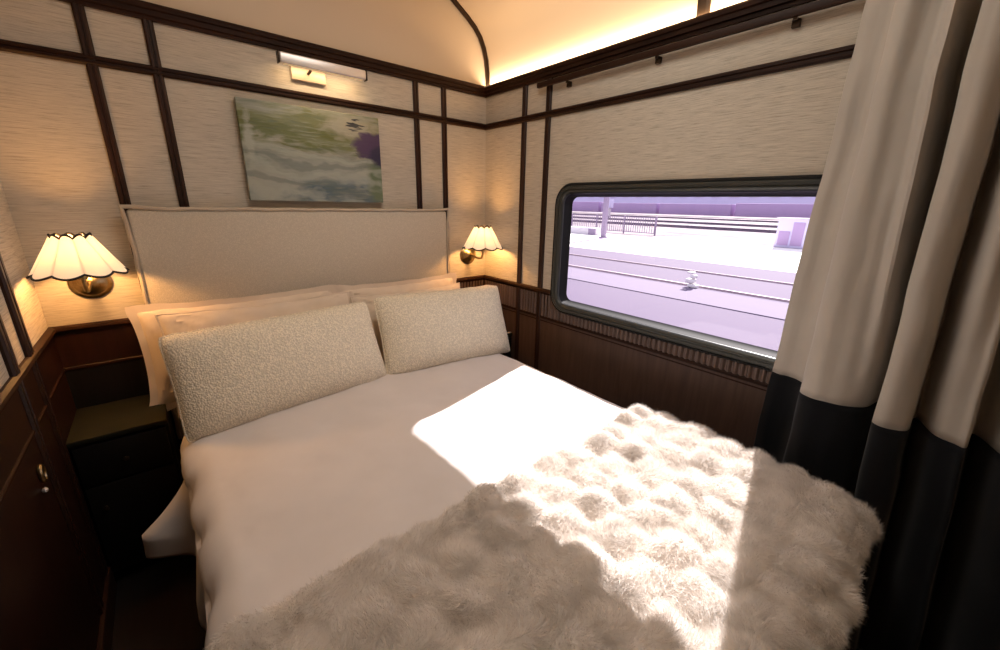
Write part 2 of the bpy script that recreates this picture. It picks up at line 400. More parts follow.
# ------------------------------------------------------------------ painting
def painting_mat():
    m = mat('abstract_paint', (.4,.45,.4), .45, spec=.4)
    n, l, b = nodes(m)
    tc = n.new('ShaderNodeTexCoord'); sp = n.new('ShaderNodeSeparateXYZ')
    def noise_tex(sc, ns, det=6, dis=0.):
        mp = n.new('ShaderNodeMapping'); mp.inputs['Scale'].default_value = sc
        l.new(tc.outputs['Object'], mp.inputs['Vector'])
        t = n.new('ShaderNodeTexNoise'); t.inputs['Scale'].default_value = ns; t.inputs['Detail'].default_value = det; t.inputs['Distortion'].default_value = dis
        l.new(mp.outputs['Vector'], t.inputs['Vector']); return t
    l.new(tc.outputs['Object'], sp.inputs[0])
    X, Z = sp.outputs['X'], sp.outputs['Z']      # local: x 0..0.645, z 0..0.427
    def math2(op, a, b_):
        q = n.new('ShaderNodeMath'); q.operation = op
        for i, v in enumerate((a, b_)):
            if v is None: continue
            if isinstance(v, (int, float)): q.inputs[i].default_value = v
            else: l.new(v, q.inputs[i])
        return q.outputs[0]
    s1 = noise_tex((1.6,1,7), 3.2, 7, .8).outputs['Fac']; s2 = noise_tex((2.2,1,4), 4.5, 6, 1.4).outputs['Fac']; s3 = noise_tex((1.5,1,12), 7, 5, .4).outputs['Fac']
    # base colour by height, wobbling
    zw = math2('ADD', math2('DIVIDE', Z, .427), math2('MULTIPLY', math2('SUBTRACT', s1, .5), .55))
    r = n.new('ShaderNodeValToRGB'); e = r.color_ramp.elements
    stops = [(.0,(.33,.36,.32)),(.10,(.14,.20,.24)),(.22,(.22,.29,.30)),(.33,(.42,.45,.40)),(.45,(.25,.30,.26)),(.55,(.46,.47,.40)),(.63,(.20,.23,.10)),(.78,(.165,.185,.06)),(.90,(.24,.26,.12)),(.98,(.36,.38,.31))]
    while len(e) < len(stops): e.new(.5)
    for k,(p,c) in enumerate(stops): e[k].position = p; e[k].color = (*c,1)
    l.new(zw, r.inputs['Fac'])
    def mix(fac, a, col):
        q = n.new('ShaderNodeMixRGB'); l.new(fac, q.inputs[0]); l.new(a, q.inputs[1]); q.inputs[2].default_value = (*col,1); return q.outputs[0]
    def blob(cx, cz, rx, rz, soft, tex_, wob):
        dx = math2('DIVIDE', math2('SUBTRACT', X, cx), rx); dz = math2('DIVIDE', math2('SUBTRACT', Z, cz), rz)
        d = math2('SQRT', math2('ADD', math2('MULTIPLY', dx, dx), math2('MULTIPLY', dz, dz)), None)
        d = math2('ADD', d, math2('MULTIPLY', math2('SUBTRACT', tex_, .5), wob))
        mr = n.new('ShaderNodeMapRange'); l.new(d, mr.inputs[0]); mr.inputs[1].default_value = 1-soft; mr.inputs[2].default_value = 1+soft
        mr.inputs[3].default_value = 1; mr.inputs[4].default_value = 0; return mr.outputs[0]
    c = r.outputs['Color']
    def stroke(lo, hi): 
        q = n.new('ShaderNodeMapRange'); q.inputs[1].default_value = lo; q.inputs[2].default_value = hi; q.inputs[4].default_value = .55; l.new(s3, q.inputs[0]); return q.outputs[0]
    c = mix(stroke(.54,.66), c, (.44,.46,.38)); c = mix(stroke(.44,.30), c, (.15,.19,.13))
    mpw = n.new('ShaderNodeMapping'); mpw.inputs['Scale'].default_value = (.55,1,1); mpw.inputs['Rotation'].default_value = (0,R_(-6),0); l.new(tc.outputs['Object'], mpw.inputs['Vector'])
    wv = n.new('ShaderNodeTexWave'); wv.bands_direction = 'Z'; wv.inputs['Scale'].default_value = 3.2; wv.inputs['Distortion'].default_value = 16; wv.inputs['Detail'].default_value = 4; wv.inputs['Detail Scale'].default_value = 1.2
    l.new(mpw.outputs['Vector'], wv.inputs['Vector'])
    def band(tex_, lo, hi, z0, z1, amt):
        q = n.new('ShaderNodeMapRange'); q.inputs[1].default_value = lo; q.inputs[2].default_value = hi; q.inputs[4].default_value = amt; l.new(tex_, q.inputs[0])
        g = n.new('ShaderNodeMapRange'); g.inputs[1].default_value = z0; g.inputs[2].default_value = z1; g.inputs[3].default_value = 1; g.inputs[4].default_value = .15; l.new(Z, g.inputs[0])
        return math2('MULTIPLY', q.outputs[0], g.outputs[0])
    late = [(band(wv.outputs['Fac'], .62, .95, 0.22, .30, .55), (.56,.60,.53)), (band(wv.outputs['Fac'], .30, .08, .20, .28, .45), (.16,.21,.19))]
    c = mix(blob(.50,.355,.13,.05,.35,s2,1.6), c, (.47,.46,.37))          # pale patch above the violet
    c = mix(blob(.09,.08,.12,.09,.4,s2,1.6), c, (.50,.52,.46))            # pale lower left
    c = mix(blob(.30,.16,.26,.05,.6,s1,2.4), c, (.45,.48,.43))            # pale sweep
    c = mix(blob(.62,.12,.05,.13,.35,s2,1.2), c, (.20,.26,.16))           # green right edge
    c = mix(blob(.60,.285,.105,.062,.16,s2,1.1), c, (.085,.050,.115))     # violet mass
    c = mix(blob(.645,.235,.07,.05,.3,s2,1.3), c, (.045,.035,.075))
    c = mix(blob(.52,.372,.04,.018,.15,s3,6.5), c, (.035,.04,.05))         # dark flecks
    c = mix(blob(.03,.24,.018,.10,.4,s2,2.4), c, (.52,.55,.48))           # pale edge left
    for fa_, co_ in late: c = mix(fa_, c, co_)
    c = mix(blob(.60,.285,.10,.060,.2,s2,1.3), c, (.10,.065,.15))
    c = mix(blob(.645,.24,.06,.045,.3,s2,1.3), c, (.05,.045,.10))
    hs = n.new('ShaderNodeHueSaturation'); hs.inputs['Value'].default_value = .72; hs.inputs['Saturation'].default_value = 1.1; l.new(c, hs.inputs['Color']); l.new(hs.outputs[0], b.inputs['Base Color']); bump(m, s3, .5, .003); return m
pt = thing('abstract_painting', 'unframed abstract canvas of green, grey and violet strokes above headboard', 'painting', (-1.397, -.006, 1.486))
bm = bmesh.new(); box(bm, -1.397, -.752, -.038, -.006, 1.486, 1.913, .003)
obj('canvas', bm, painting_mat(), pt)
# ------------------------------------------------------------------ picture light
pl = thing('picture_light', 'slim satin picture light bar above the abstract painting', 'lamp', (-1.075, 0, 2.055))
bm = bmesh.new(); box(bm, -1.152, -.998, -.018, 0, 2.028, 2.088, .003); obj('mounting_plate', bm, mat('plate_brushed', (.66,.52,.38), .5, .25), pl)
bm = bmesh.new(); tube(bm, [(-1.078,-.015,2.060),(-1.078,-.05,2.064),(-1.078,-.085,2.082)], .006, 10); obj('arm', bm, M_bronze, pl)
bm = bmesh.new(); box(bm, -1.216, -.832, -.108, -.076, 2.064, 2.106, .006, 3); obj('light_bar', bm, M_satin, pl)
for xa in (-1.222, -.8315):
    bm = bmesh.new(); box(bm, xa, xa+.0055, -.110, -.074, 2.062, 2.108, .002); obj('end_cap', bm, M_bronze, pl)
bm = bmesh.new(); box(bm, -1.20, -.848, -.100, -.084, 2.0615, 2.0645); obj('diffuser', bm, mat('warm_diffuser', (1,.85,.6), .4, emit=(1,.66,.34), estr=.3), pl)

# ------------------------------------------------------------------ wall sconces
def shade_geo(bm, R0, R1, z0, z1, n=9, sub=10, rows=12):
    cols = n*sub; rings = []
    for i in range(rows+1):
        t = i/rows; ring = []
        for k in range(cols):
            ph = (k % sub)/sub; a = 2*PI*k/cols
            lobe = abs(math.sin(PI*ph))
            r = R0 + (R1-R0)*(t**1.05); r *= (.90 + .10*lobe**.8)
            z = z0 + (z1-z0)*t
            if t > .5: z -= (t-.5)*2*.012*lobe
            else: z += (1-2*t)*.014*(lobe-.4)
            ring.append(Vector((r*math.cos(a), r*math.sin(a), z)))
        rings.append(ring)
    R = [[bm.verts.new(p) for p in r] for r in rings]
    for A, B in zip(R, R[1:]):
        for k in range(cols): bm.faces.new((A[k],A[(k+1)%cols],B[(k+1)%cols],B[k]))
    return rings
def make_sconce(label):
    t = thing('wall_sconce', label, 'lamp', (0,0,0), 'brass wall sconces beside the bed')
    bm = bmesh.new(); lathe(bm, [(.002,0),(.062,.0),(.064,.006),(.055,.010),(.050,.017),(.038,.020),(.028,.031),(.015,.036),(.006,.038)], (0,0,0), 'y', 36)
    obj('backplate', bm, M_brass, t, local=True)
    bm = bmesh.new(); tube(bm, [(0,-.03,0),(0,-.07,-.006),(0,-.12,-.014),(0,-.158,-.006),(0,-.17,.02),(0,-.17,.06)], .007, 12)
    lathe(bm, [(.004,0),(.014,.002),(.016,.02),(.014,.045),(.004,.047)], (0,-.17,.035), 'z', 18)
    obj('arm', bm, M_brass, t, local=True)
    bm = bmesh.new(); lathe(bm, [(.004,0),(.010,.004),(.014,.016),(.012,.028),(.005,.038),(.001,.042)], (0,-.17,.082), 'z', 18)
    obj('bulb', bm, M_bulb, t, local=True)
    sh = bpy.data.objects.new('x', None)
    bm = bmesh.new(); rr = shade_geo(bm, .052, .131, .190, .068)
    bmesh.ops.translate(bm, verts=bm.verts, vec=(0,-.17,0)); s = obj('lamp_shade', bm, M_shade, t, local=True)
    bpy.data.objects.remove(sh)
    for ring, r in ((rr[0], .0040), (rr[-1], .0038)):
        bm = bmesh.new(); tube(bm, [p+Vector((0,-.17,0)) for p in ring], r, 6, True); obj('ribbon_trim', bm, M_trimblk, s, local=True)
    return t
def copy_tree(o, parent=None):
    c = o.copy(); COL.objects.link(c); c.parent = parent
    for ch in list(o.children): copy_tree(ch, c)
    return c
SZ = 1.163
sc1 = make_sconce('lit brass sconce with scalloped shade left of headboard, above the nightstand')
sc2 = copy_tree(sc1); sc2['label'] = 'lit brass sconce with scalloped shade right of headboard, in the wall corner'
sc1.location = (-1.990, 0, SZ); sc2.location = (-.150, 0, SZ-.006)
for x in (-1.990, -.150):
    for dz, e in ((.125, 2.6),):
        L = bpy.data.lights.new('sconce_bulb', 'POINT'); L.energy = 15; L.color = (1,.47,.14); L.shadow_soft_size = .03
        lo = bpy.data.objects.new('sconce_bulb_light', L); COL.objects.link(lo); lo.location = (x, -.17, SZ+.120)

# ------------------------------------------------------------------ nightstands
def nightstand(x0, x1, label, side):
    D = .335
    t = thing('nightstand', label, 'nightstand', ((x0+x1)/2, -.17, 0), 'built-in bedside cabinets')
    bm = bmesh.new(); box(bm, x0, x1, -D+.02, -.012, .05, .628); obj('body', bm, M_black, t, False)
    bm = bmesh.new(); box(bm, x0-.0, x1, -D, -.012, .632, .652, .004); obj('cabinet_top', bm, M_green, t)
    bm = bmesh.new(); box(bm, x0+.01, x1-.01, -D-.0, -D+.02, .46, .62, .003); d = obj('drawer', bm, M_black, t)
    bm = bmesh.new(); lathe(bm, [(.003,0),(.006,.004),(.010,.012),(.008,.018),(.002,.020)], ((x0+x1)/2,-D,.54), 'y', 16); obj('knob', bm, M_bronze, d)
    bm = bmesh.new(); box(bm, x0+.01, x1-.01, -D-.0, -D+.02, .06, .45, .003); d = obj('door', bm, M_black, t)
    bm = bmesh.new(); lathe(bm, [(.003,0),(.006,.004),(.010,.012),(.008,.018),(.002,.020)], (x0+.05,-D,.36), 'y', 16); obj('knob', bm, M_bronze, d)
    return t
nightstand(XL+.008, -1.852, 'dark built-in nightstand with olive top, left of the bed', -1)
nightstand(-.335, -.016, 'dark built-in nightstand in the right corner, half hidden by boucle pillow', 1)
cr = thing('glint_piece', 'small bright metal piece on right corner nightstand beside the pillow', 'metal piece', (-.04,-.317,.652))  # metal parts made up to give a glint; actual object unknown
bm = bmesh.new(); box(bm, -.056, -.019, -.325, -.309, .6525, .657, .002); obj('glint_bar', bm, M_satin, cr)
bm = bmesh.new(); tube(bm, [(-.065+.008*math.cos(a), -.317+.008*math.sin(a), .6545) for a in np.linspace(0,2*PI,14,endpoint=False)], .0015, 6, True); obj('glint_ring', bm, M_satin, cr)

# ------------------------------------------------------------------ bed
BX0, BX1, BY0, BY1, BZ = -1.80, -.320, -2.20, -.085, .648
BC = (BX0+BX1)/2
bed = thing('bed', 'double bed with dark wooden base under the pale duvet', 'bed', (BC, -1.14, 0))
bm = bmesh.new(); box(bm, BX0+.03, BX1-.03, BY0+.05, BY1, .0, .30, .006); obj('bed_base', bm, M_black, bed)
bm = bmesh.new(); box(bm, BX0+.02, BX1-.02, BY0+.02, BY1, .302, BZ-.012, .05, 4); obj('mattress', bm, M_mattress, bed)

def drape(x, y, W0, W1, F, r, top, flarefn=None):
    """cloth parameter (x,y) -> 3D, draped over the bed box with rounded edges of radius r"""
    ex = (W0+r - x) if x < W0+r else ((x-(W1-r)) if x > W1-r else 0.); sx = -1 if x < W0+r else 1
    ey = (F+r - y) if y < F+r else 0.
    cx = min(max(x, W0+r), W1-r); cy = max(y, F+r)
    e = math.hypot(ex, ey)
    if e < 1e-9: return Vector((cx, cy, top)), 0., Vector((0,0,1))
    dx, dy = sx*ex/e, -ey/e
    q = r*PI/2
    if e < q:
        a = e/r; out, drop = r*math.sin(a), r*(1-math.cos(a)); nrm = Vector((dx*math.sin(a), dy*math.sin(a), math.cos(a)))
    else:
        out, drop = r + .03*(e-q), r + (e-q); nrm = Vector((dx, dy, 0))
    return Vector((cx+dx*out, cy+dy*out, top-drop)), max(0., e-q), nrm
def duvet_point(x, y):
    p, hang, nrm = drape(x, y, BX0-.012, BX1+.012, BY0-.012, .075, BZ+.012)
    crown_ = max(0, 1-((p.x-BC)/.74)**4)*max(0,1-((p.y+1.2)/1.2)**6)
    if hang == 0: p.z += .012*crown_ + .010*fbm(p.x, p.y, 3.1, 2.2, 3)*min(1,crown_*2)
    w = .004*fbm(p.x, p.y, 0, 6, 4) + .010*fbm(p.x*.6+9, p.y*.6, 0, 3, 2)*.5
    if hang > 0:
        k = min(1, hang/.18)
        s = p.y if abs(nrm.x) > abs(nrm.y) else p.x
        w += k*(.012*math.sin(s*17+1.5*math.sin(s*5)) + .016*fbm(s, p.z*.3, 5, 5, 3))
        if nrm.x < -.5:                                   # corner of the duvet flares out beside the pillows
            w += .135*math.exp(-((p.y+.69)/.06)**2)*min(1,hang/.17)**1.5
            w += .018*math.exp(-((p.y+1.02)/.10)**2)*k
        if nrm.y < -.5: w = min(w, .02)
        if nrm.x > .5: w = min(w, .02)
    elif abs(nrm.z) < .99 and nrm.x < 0:
        w += (.009*math.sin(p.y*19+2*math.sin(p.y*6)) + .014*fbm(p.y, p.x, 3, 6, 3))*min(1,(1-nrm.z)*2)
    return p + nrm*w
us = np.concatenate([np.linspace(BX0-.30, BX0+.14, 42)[:-1], np.linspace(BX0+.14, BX1-.10, 60)[:-1], np.linspace(BX1-.10, BX1+.36, 34)])
vs_ = np.concatenate([np.linspace(-.46, BY0+.16, 120)[:-1], np.linspace(BY0+.16, BY0-.44, 44)])
P = np.array([[duvet_point(x, y) for y in vs_] for x in us])
me = grid_mesh('duvet', P)
dv = mobj('duvet', me, M_duvet); tag(dv, 'smooth pale duvet spread over the bed, hanging down its sides', 'duvet')
md = dv.modifiers.new('thick', 'SOLIDIFY'); md.thickness = .008; md.offset = -1

# ------------------------------------------------------------------ pillows
def pillow_mesh(W, H, T, seed, n=44, pw=2.6, wr=.004, rnd=.0, bow=1.):
    verts, faces = [], []
    nu, nv = n, max(20, int(n*H/W))
    def pt(u, v, s):
        x, z = u*W/2, v*H/2
        kc = abs(u)**6*abs(v)**6; x -= math.copysign(rnd*kc, u); z -= math.copysign(rnd*kc, v)
        # edges bow inward between the corners
        x *= 1 - .045*bow*(1-v*v)*abs(u)**3 ; z *= 1 - .06*bow*(1-u*u)*abs(v)**3
        f = max(0., (1-abs(u)**pw))**.52 * max(0., (1-abs(v)**pw))**.52
        y = s*T/2*f
        d = fbm(u*W*1.0+seed*7, v*H+seed*3, s*1.7, 5, 4)*wr + fbm(u*W+seed, v*H, s, 2.2, 2)*.006
        for cu in (-1, 1):                       # creases running in from the corners
            for cv in (-1, 1):
                rx, rz = (u-cu)*W/2, (v-cv)*H/2; rr_ = math.hypot(rx, rz)
                d += wr*1.1*math.exp(-(rr_/.11)**2)*math.sin(math.atan2(rz, rx)*16+seed*2+cu)*min(1, rr_/.03)
        edge = (1-f)
        edge = min(edge, .9)
        return (x, y + s*d*min(1, f*1.6), z + .004*fbm(u*W, seed, 0, 6, 3)*abs(v)**4)
    uu = np.sin(np.linspace(-1,1,nu)*PI/2); vv = np.sin(np.linspace(-1,1,nv)*PI/2)
    uu = .5*uu+.5*np.linspace(-1,1,nu); vv = .5*vv+.5*np.linspace(-1,1,nv)
    bm = bmesh.new(); L = {}
    for s in (1,-1):
        for i,u in enumerate(uu):
            for j,v in enumerate(vv):
                e = i in (0,nu-1) or j in (0,nv-1)
                if s == -1 and e: L[s,i,j] = L[1,i,j]
                else: L[s,i,j] = bm.verts.new(pt(u,v,s if not e else 1))
    for s in (1,-1):
        for i in range(nu-1):
            for j in range(nv-1):
                bm.faces.new((L[s,i,j],L[s,i+1,j],L[s,i+1,j+1],L[s,i,j+1]))
    edge = [L[1,i,0].co.copy() for i in range(nu)] + [L[1,nu-1,j].co.copy() for j in range(1,nv)] + [L[1,i,nv-1].co.copy() for i in range(nu-2,-1,-1)] + [L[1,0,j].co.copy() for j in range(nv-2,0,-1)]
    return bm, edge
def flange(edge, W, H, w, seed):
    bm = bmesh.new(); I, O = [], []
    for k, p in enumerate(edge):
        q = p.copy(); d = Vector((max(-1,min(1,p.x/(W/2)))**7 if True else 0, 0, (p.z/(H/2))**7))
        if d.length < 1e-3: d = Vector((p.x,0,p.z))
        d.normalize(); corner = min(1, abs(p.x/(W/2))**12*abs(p.z/(H/2))**12*4)
        q += d*w*(1+.5*corner) + Vector((0, .010*fbm(p.x*2, p.z*2, seed, 4, 3), 0))
        I.append(p - d*.012); O.append(q)
    n = len(edge); rows = []
    for s in (1, -1):
        rows.append([[bm.verts.new(p + Vector((0,s*.003,0))) for p in I], [bm.verts.new(p+Vector((0,s*.0015,0))) for p in O]])
    for A, B in ((rows[0][0],rows[0][1]), (rows[0][1],rows[1][1]), (rows[1][1],rows[1][0])):
        for k in range(n): bm.faces.new((A[k],A[(k+1)%n],B[(k+1)%n],B[k]))
    return bm
def place(bm, W, H, pos, lean, yaw, roll=0):
    M = Matrix.Translation(pos) @ Matrix.Rotation(yaw,4,'Z') @ Matrix.Rotation(-lean,4,'X') @ Matrix.Rotation(roll,4,'Y') @ Matrix.Translation((0,0,H/2))
    bm.transform(M); return M
def make_pillow(name, label, W, H, T, m, pos, lean, yaw, seed, roll=0, fl=0, group=None, **kw):
    bm, edge = pillow_mesh(W, H, T, seed, **kw)
    t = thing(name, label, 'pillow', pos, group)
    fb = flange(edge, W, H, fl, seed) if fl else None
    place(bm, W, H, Vector(pos), lean, yaw, roll); o = obj('pillow_body', bm, m, t)
    if fb: place(fb, W, H, Vector(pos), lean, yaw, roll); obj('flange_border', fb, m, t)
    else:
        sb = bmesh.new(); tube(sb, edge, .0035, 6, True); place(sb, W, H, Vector(pos), lean, yaw, roll); obj('seam', sb, m, t)
    return t
ZB = BZ + .012
ZM = BZ - .006
make_pillow('bed_pillow', 'pink-beige cotton pillow at the back left, against the headboard', .78, .41, .12, M_case, (-1.490,-.165,ZM), R_(8), R_(0), 1, 0, .022, wr=.014)
make_pillow('bed_pillow', 'pink-beige cotton pillow leaning on back left pillow, behind long boucle cushion', .76, .42, .12, M_case, (-1.435,-.33,ZM), R_(16), R_(0), 2, R_(0), 0, wr=.013)
make_pillow('bed_pillow', 'pink-beige cotton pillow at the back right, against the headboard', .72, .40, .12, M_case, (-.705,-.165,ZM), R_(8), R_(0), 3, 0, .022, wr=.014)
make_pillow('bed_pillow', 'pink-beige cotton pillow leaning on back right pillow, behind short boucle cushion', .68, .39, .12, M_case, (-.705,-.32,ZM), R_(16), R_(0), 4, 0, 0, wr=.013)
make_pillow('boucle_cushion', 'long cream boucle cushion propped in front on the left', 0.815, .405, .185, M_boucle, (-1.400,-.565,ZB-.006), R_(24), R_(7), 5, 0, 0, None, pw=3., wr=.004, rnd=.012, bow=.7)
make_pillow('boucle_cushion', 'shorter cream boucle cushion propped in front on the right', .745, .415, .18, M_boucle, (-.640,-.562,ZB-.006), R_(23), R_(-7), 6, 0, 0, None, pw=3., wr=.004, rnd=.012, bow=.7)

# ------------------------------------------------------------------ faux-fur throw
def throw_point(x, y):
    p, hang, nrm = drape(x, y, BX0-.03, BX1+.03, BY0-.02, .07, BZ+.036)
    cx, cy = .118, .105
    # ruched rows of puffs
    yy = y + .018*math.sin(x*7) + .03*fbm(x, y, 12, 3, 2) ; xx = x + .02*math.sin(y*5+1) + .05*fbm(x, y, 2, 2.5, 2)
    row = math.floor(yy/cy); fx = (xx/cx + .5*(row % 2)) % 1; fy = (yy/cy) % 1
    puff = (abs(math.sin(PI*fx))**.7)*(abs(math.sin(PI*fy))**.6)
    h = .030*puff*(.75+.5*fbm(x, y, 8, 7, 2)) + .012*fbm(x, y, 4, 9, 3)
    return p + nrm*(h+.004), nrm
tx = np.linspace(BX0-.26, BX1+.055, 190); ty = np.linspace(-1.475, BY0-.115, 116)
TP = np.zeros((len(tx), len(ty), 3))
for i, x in enumerate(tx):
    for j, y in enumerate(ty):
        jit = .022*fbm(x, 0, 1, 6, 3) if j == 0 else 0
        edge = min(1, j/3)*min(1, (len(ty)-1-j)/3)*min(1, i/3)*min(1, (len(tx)-1-i)/3)
        w = max(0, 1 - (y-ty[-1])/(ty[0]-ty[-1])) ; yo = y + (1-w)*.02*fbm(x, 0, 1, 5, 3)
        p, nn = throw_point(x, yo)
        TP[i,j] = p - nn*(1-edge)*.02
def fur(P, N, length, width, seed):
    rg = np.random.default_rng(seed)
    n, m = P.shape[:2]
    du = np.gradient(P, axis=0); dv_ = np.gradient(P, axis=1)
    nr = np.cross(dv_, du); nr /= np.linalg.norm(nr, axis=2, keepdims=True)+1e-9
    if nr[n//2, m//3, 2] < 0: nr = -nr
    a = rg.random(N)*(n-1.001); b = rg.random(N)*(m-1.001); i = a.astype(int); j = b.astype(int); fa = (a-i)[:,None]; fb = (b-j)[:,None]
    def smp(A): return (A[i,j]*(1-fa)*(1-fb)+A[i+1,j]*fa*(1-fb)+A[i,j+1]*(1-fa)*fb+A[i+1,j+1]*fa*fb)
    base, nor = smp(P), smp(nr)
    # smooth comb field + clumping
    ang = 2.2*np.sin(base[:,0]*9+2*np.sin(base[:,1]*7)) + 1.6*np.sin(base[:,1]*13+base[:,0]*5)
    comb = np.stack([np.cos(ang), np.sin(ang), np.zeros(N)], 1)
    rnd = rg.normal(size=(N,3))
    d = nor*.75 + comb*.55 + rnd*.28 + np.array([0,0,-.12]); d /= np.linalg.norm(d,axis=1,keepdims=True)
    d2 = d + comb*.5 + rnd*.12 + np.array([0,0,-.25]); d2 /= np.linalg.norm(d2,axis=1,keepdims=True)
    L = (length*(.55+.7*rg.random(N)))[:,None]
    side = np.cross(d, rg.normal(size=(N,3))); side /= np.linalg.norm(side,axis=1,keepdims=True)+1e-9; side *= width
    b0 = base - nor*.002
    p1 = b0 + d*L*.5; p2 = p1 + d2*L*.5
    V = np.stack([b0-side, b0+side, p1-side*.8, p1+side*.8, p2], 1).reshape(-1,3)
    return V
def fur_mesh(P, N, length, width, seed):
    n, m = P.shape[:2]; idx = np.arange(n*m).reshape(n,m)
    q = np.stack([idx[:-1,:-1], idx[1:,:-1], idx[1:,1:], idx[:-1,1:]], -1).reshape(-1,4)
    V = fur(P, N, length, width, seed); off = n*m; k = np.arange(N)*5+off
    quads = np.stack([k,k+1,k+3,k+2],1); tris = np.stack([k+2,k+3,k+4],1)
    verts = np.concatenate([P.reshape(-1,3), V]).astype(np.float32)
    q = np.concatenate([q, quads]); me = bpy.data.meshes.new('fur_throw')
    nl = q.size + tris.size
    me.vertices.add(len(verts)); me.vertices.foreach_set('co', verts.ravel())
    me.loops.add(nl); me.loops.foreach_set('vertex_index', np.concatenate([q.ravel(), tris.ravel()]).astype(np.int32))
    me.polygons.add(len(q)+len(tris))
    me.polygons.foreach_set('loop_start', np.concatenate([np.arange(len(q))*4, q.size+np.arange(len(tris))*3]).astype(np.int32))
    me.polygons.foreach_set('use_smooth', np.ones(len(q)+len(tris), bool))
    me.update(calc_edges=True); me.validate(); return me
me = fur_mesh(TP, 260000, .021, .0005, 3); me.materials.append(M_fur)
th = bpy.data.objects.new('fur_throw', me); COL.objects.link(th)
tag(th, 'fluffy ruched cream faux-fur throw over the foot of the bed', 'throw')

# ------------------------------------------------------------------ curtain and its rail
rl = thing('curtain_rail', 'dark curtain rail on brackets along the window wall under the crown', 'curtain rail', (-.03, -1.7, 2.10))
bm = bmesh.new(); sweep(bm, [(-.010,-.012),(-.012,0),(-.010,.012),(.006,.012),(.010,.006),(.010,-.006),(.006,-.012)], (-.032,-.50,2.107), (-.032,-2.95,2.107), (1,0,0), (0,0,1)); obj('rail', bm, M_woodx, rl)
for y in (-.70, -1.19, -1.68, -2.2):
    bm = bmesh.new(); box(bm, -.016, 0, y-.012, y+.012, 2.070, 2.094, .002); box(bm, -.03, -.012, y-.006, y+.006, 2.086, 2.096); obj('bracket', bm, M_bronze, rl)
plan = [(-.062,-1.850),(-.070,-1.875),(-.068,-1.905),(-.078,-1.935),(-.105,-1.962),(-.140,-1.970),(-.175,-1.968),(-.197,-1.978),(-.212,-2.010),(-.206,-2.045),(-.196,-2.085),(-.150,-2.132),(-.066,-2.150),
        (-.062,-2.174),(-.190,-2.172),(-.250,-2.164),(-.270,-2.182),(-.260,-2.214),(-.230,-2.234),(-.130,-2.234),(-.125,-2.250),(-.208,-2.288),(-.232,-2.328),(-.230,-2.346),(-.125,-2.348),(-.12,-2.368),(-.21,-2.41),(-.25,-2.46),(-.21,-2.52),(-.18,-2.56),(-.23,-2.60),(-.24,-2.65),(-.17,-2.70)]
def resample(pl_, n):
    pl_ = np.array(pl_); 
    # Catmull-Rom
    out = []
    N = len(pl_)
    for i in range(N-1):
        p0, p1, p2, p3 = pl_[max(0,i-1)], pl_[i], pl_[i+1], pl_[min(N-1,i+2)]
        for t in np.linspace(0,1,9)[:-1]:
            out.append(.5*((2*p1)+(-p0+p2)*t+(2*p0-5*p1+4*p2-p3)*t*t+(-p0+3*p1-3*p2+p3)*t**3))
    out.append(pl_[-1]); return np.array(out)
CP = resample(plan, 0)
def curtain_pt(k, z):
    x, y = CP[k]; t = (z-.9)/1.15
    yy = -1.85 + (y+1.85)*(1-.25*t) - .018*t
    if t > 0: yy -= .030*t*min(1, max(0, (-2.152-y)/.022))
    amp = 1 if t > 0 else 1 + .10*t
    xx = -.13 + (x+.13)*amp
    if t > 0: xx -= min(1, t*1.7)*(.085*math.exp(-((y+2.124)/.022)**2) + .05*math.exp(-((y+2.292)/.03)**2))
    xx += .006*fbm(y*3, z*1.2, 1, 3, 3) + .004*math.sin(y*60 + z*3)*max(0,t)
    yy += .006*fbm(y*2, z*2, 7, 2, 2)
    return (min(xx, -.046), yy, z)
BANDZ = .905
ct = thing('curtain', 'long pleated cream curtain with navy lower band beside the window', 'curtain', (-.13, -2.2, .02))
def curtain_sheet(z0, z1, n, push=0.):
    zs = np.linspace(z0, z1, n)
    return np.array([[curtain_pt(k, z) for z in zs] for k in range(len(CP))])
o = mobj('cream_panel', grid_mesh('cream_panel', curtain_sheet(BANDZ, 2.092, 50)), M_curt, ct); s = o.modifiers.new('t','SOLIDIFY'); s.thickness = .004; s.offset = 0
o = mobj('navy_band', grid_mesh('navy_band', curtain_sheet(.02, BANDZ, 36)), M_navy, ct); s = o.modifiers.new('t','SOLIDIFY'); s.thickness = .0035; s.offset = 0

# ------------------------------------------------------------------ outside: railway yard
GZ = -.8
def noisy(name, c1, c2, ns=.6, rough=.9):
    m = mat(name, c1, rough); t = tex(m, nscale=ns, detail=8, rough=.7)
    colour(m, ramp(m, t, [(.35,c1),(.65,c2)])); return m
M_asph = noisy('shaded_asphalt', (.088,.060,.115), (.098,.067,.125), .15)  # canopy shade painted into the asphalt colour; no canopy casts it
M_band = noisy('pale_strip', (.135,.105,.165), (.15,.115,.18), .4)
M_conc = noisy('bright_concrete', (.75,.73,.70), (.85,.83,.80), .2)
M_grav = noisy('pink_gravel', (.09,.062,.078), (.30,.245,.27), .35)
M_lav = noisy('far_wall', (.42,.30,.50), (.47,.34,.55), .05)
M_lav2 = noisy('far_building', (.64,.60,.82), (.68,.64,.86), .02)
M_pale = noisy('pale_paint', (.6,.57,.6), (.7,.66,.7), .3)
M_post = noisy('post_paint', (.26,.2,.3), (.30,.24,.34), .5)
M_steel = noisy('rail_steel', (.36,.27,.30), (.42,.33,.36), 1., .7)
M_dsteel = noisy('dull_steel', (.15,.11,.16), (.20,.15,.21), 1., .6)
def slab(name, x0, x1, y0, y1, z0, z1, m):
    bm = bmesh.new(); box(bm, x0, x1, y0, y1, z0, z1); return tag(obj(name, bm, m, None, False), kind='structure')
slab('ground_asphalt', .6, 16.5, -60, 90, GZ-.3, GZ, M_asph)
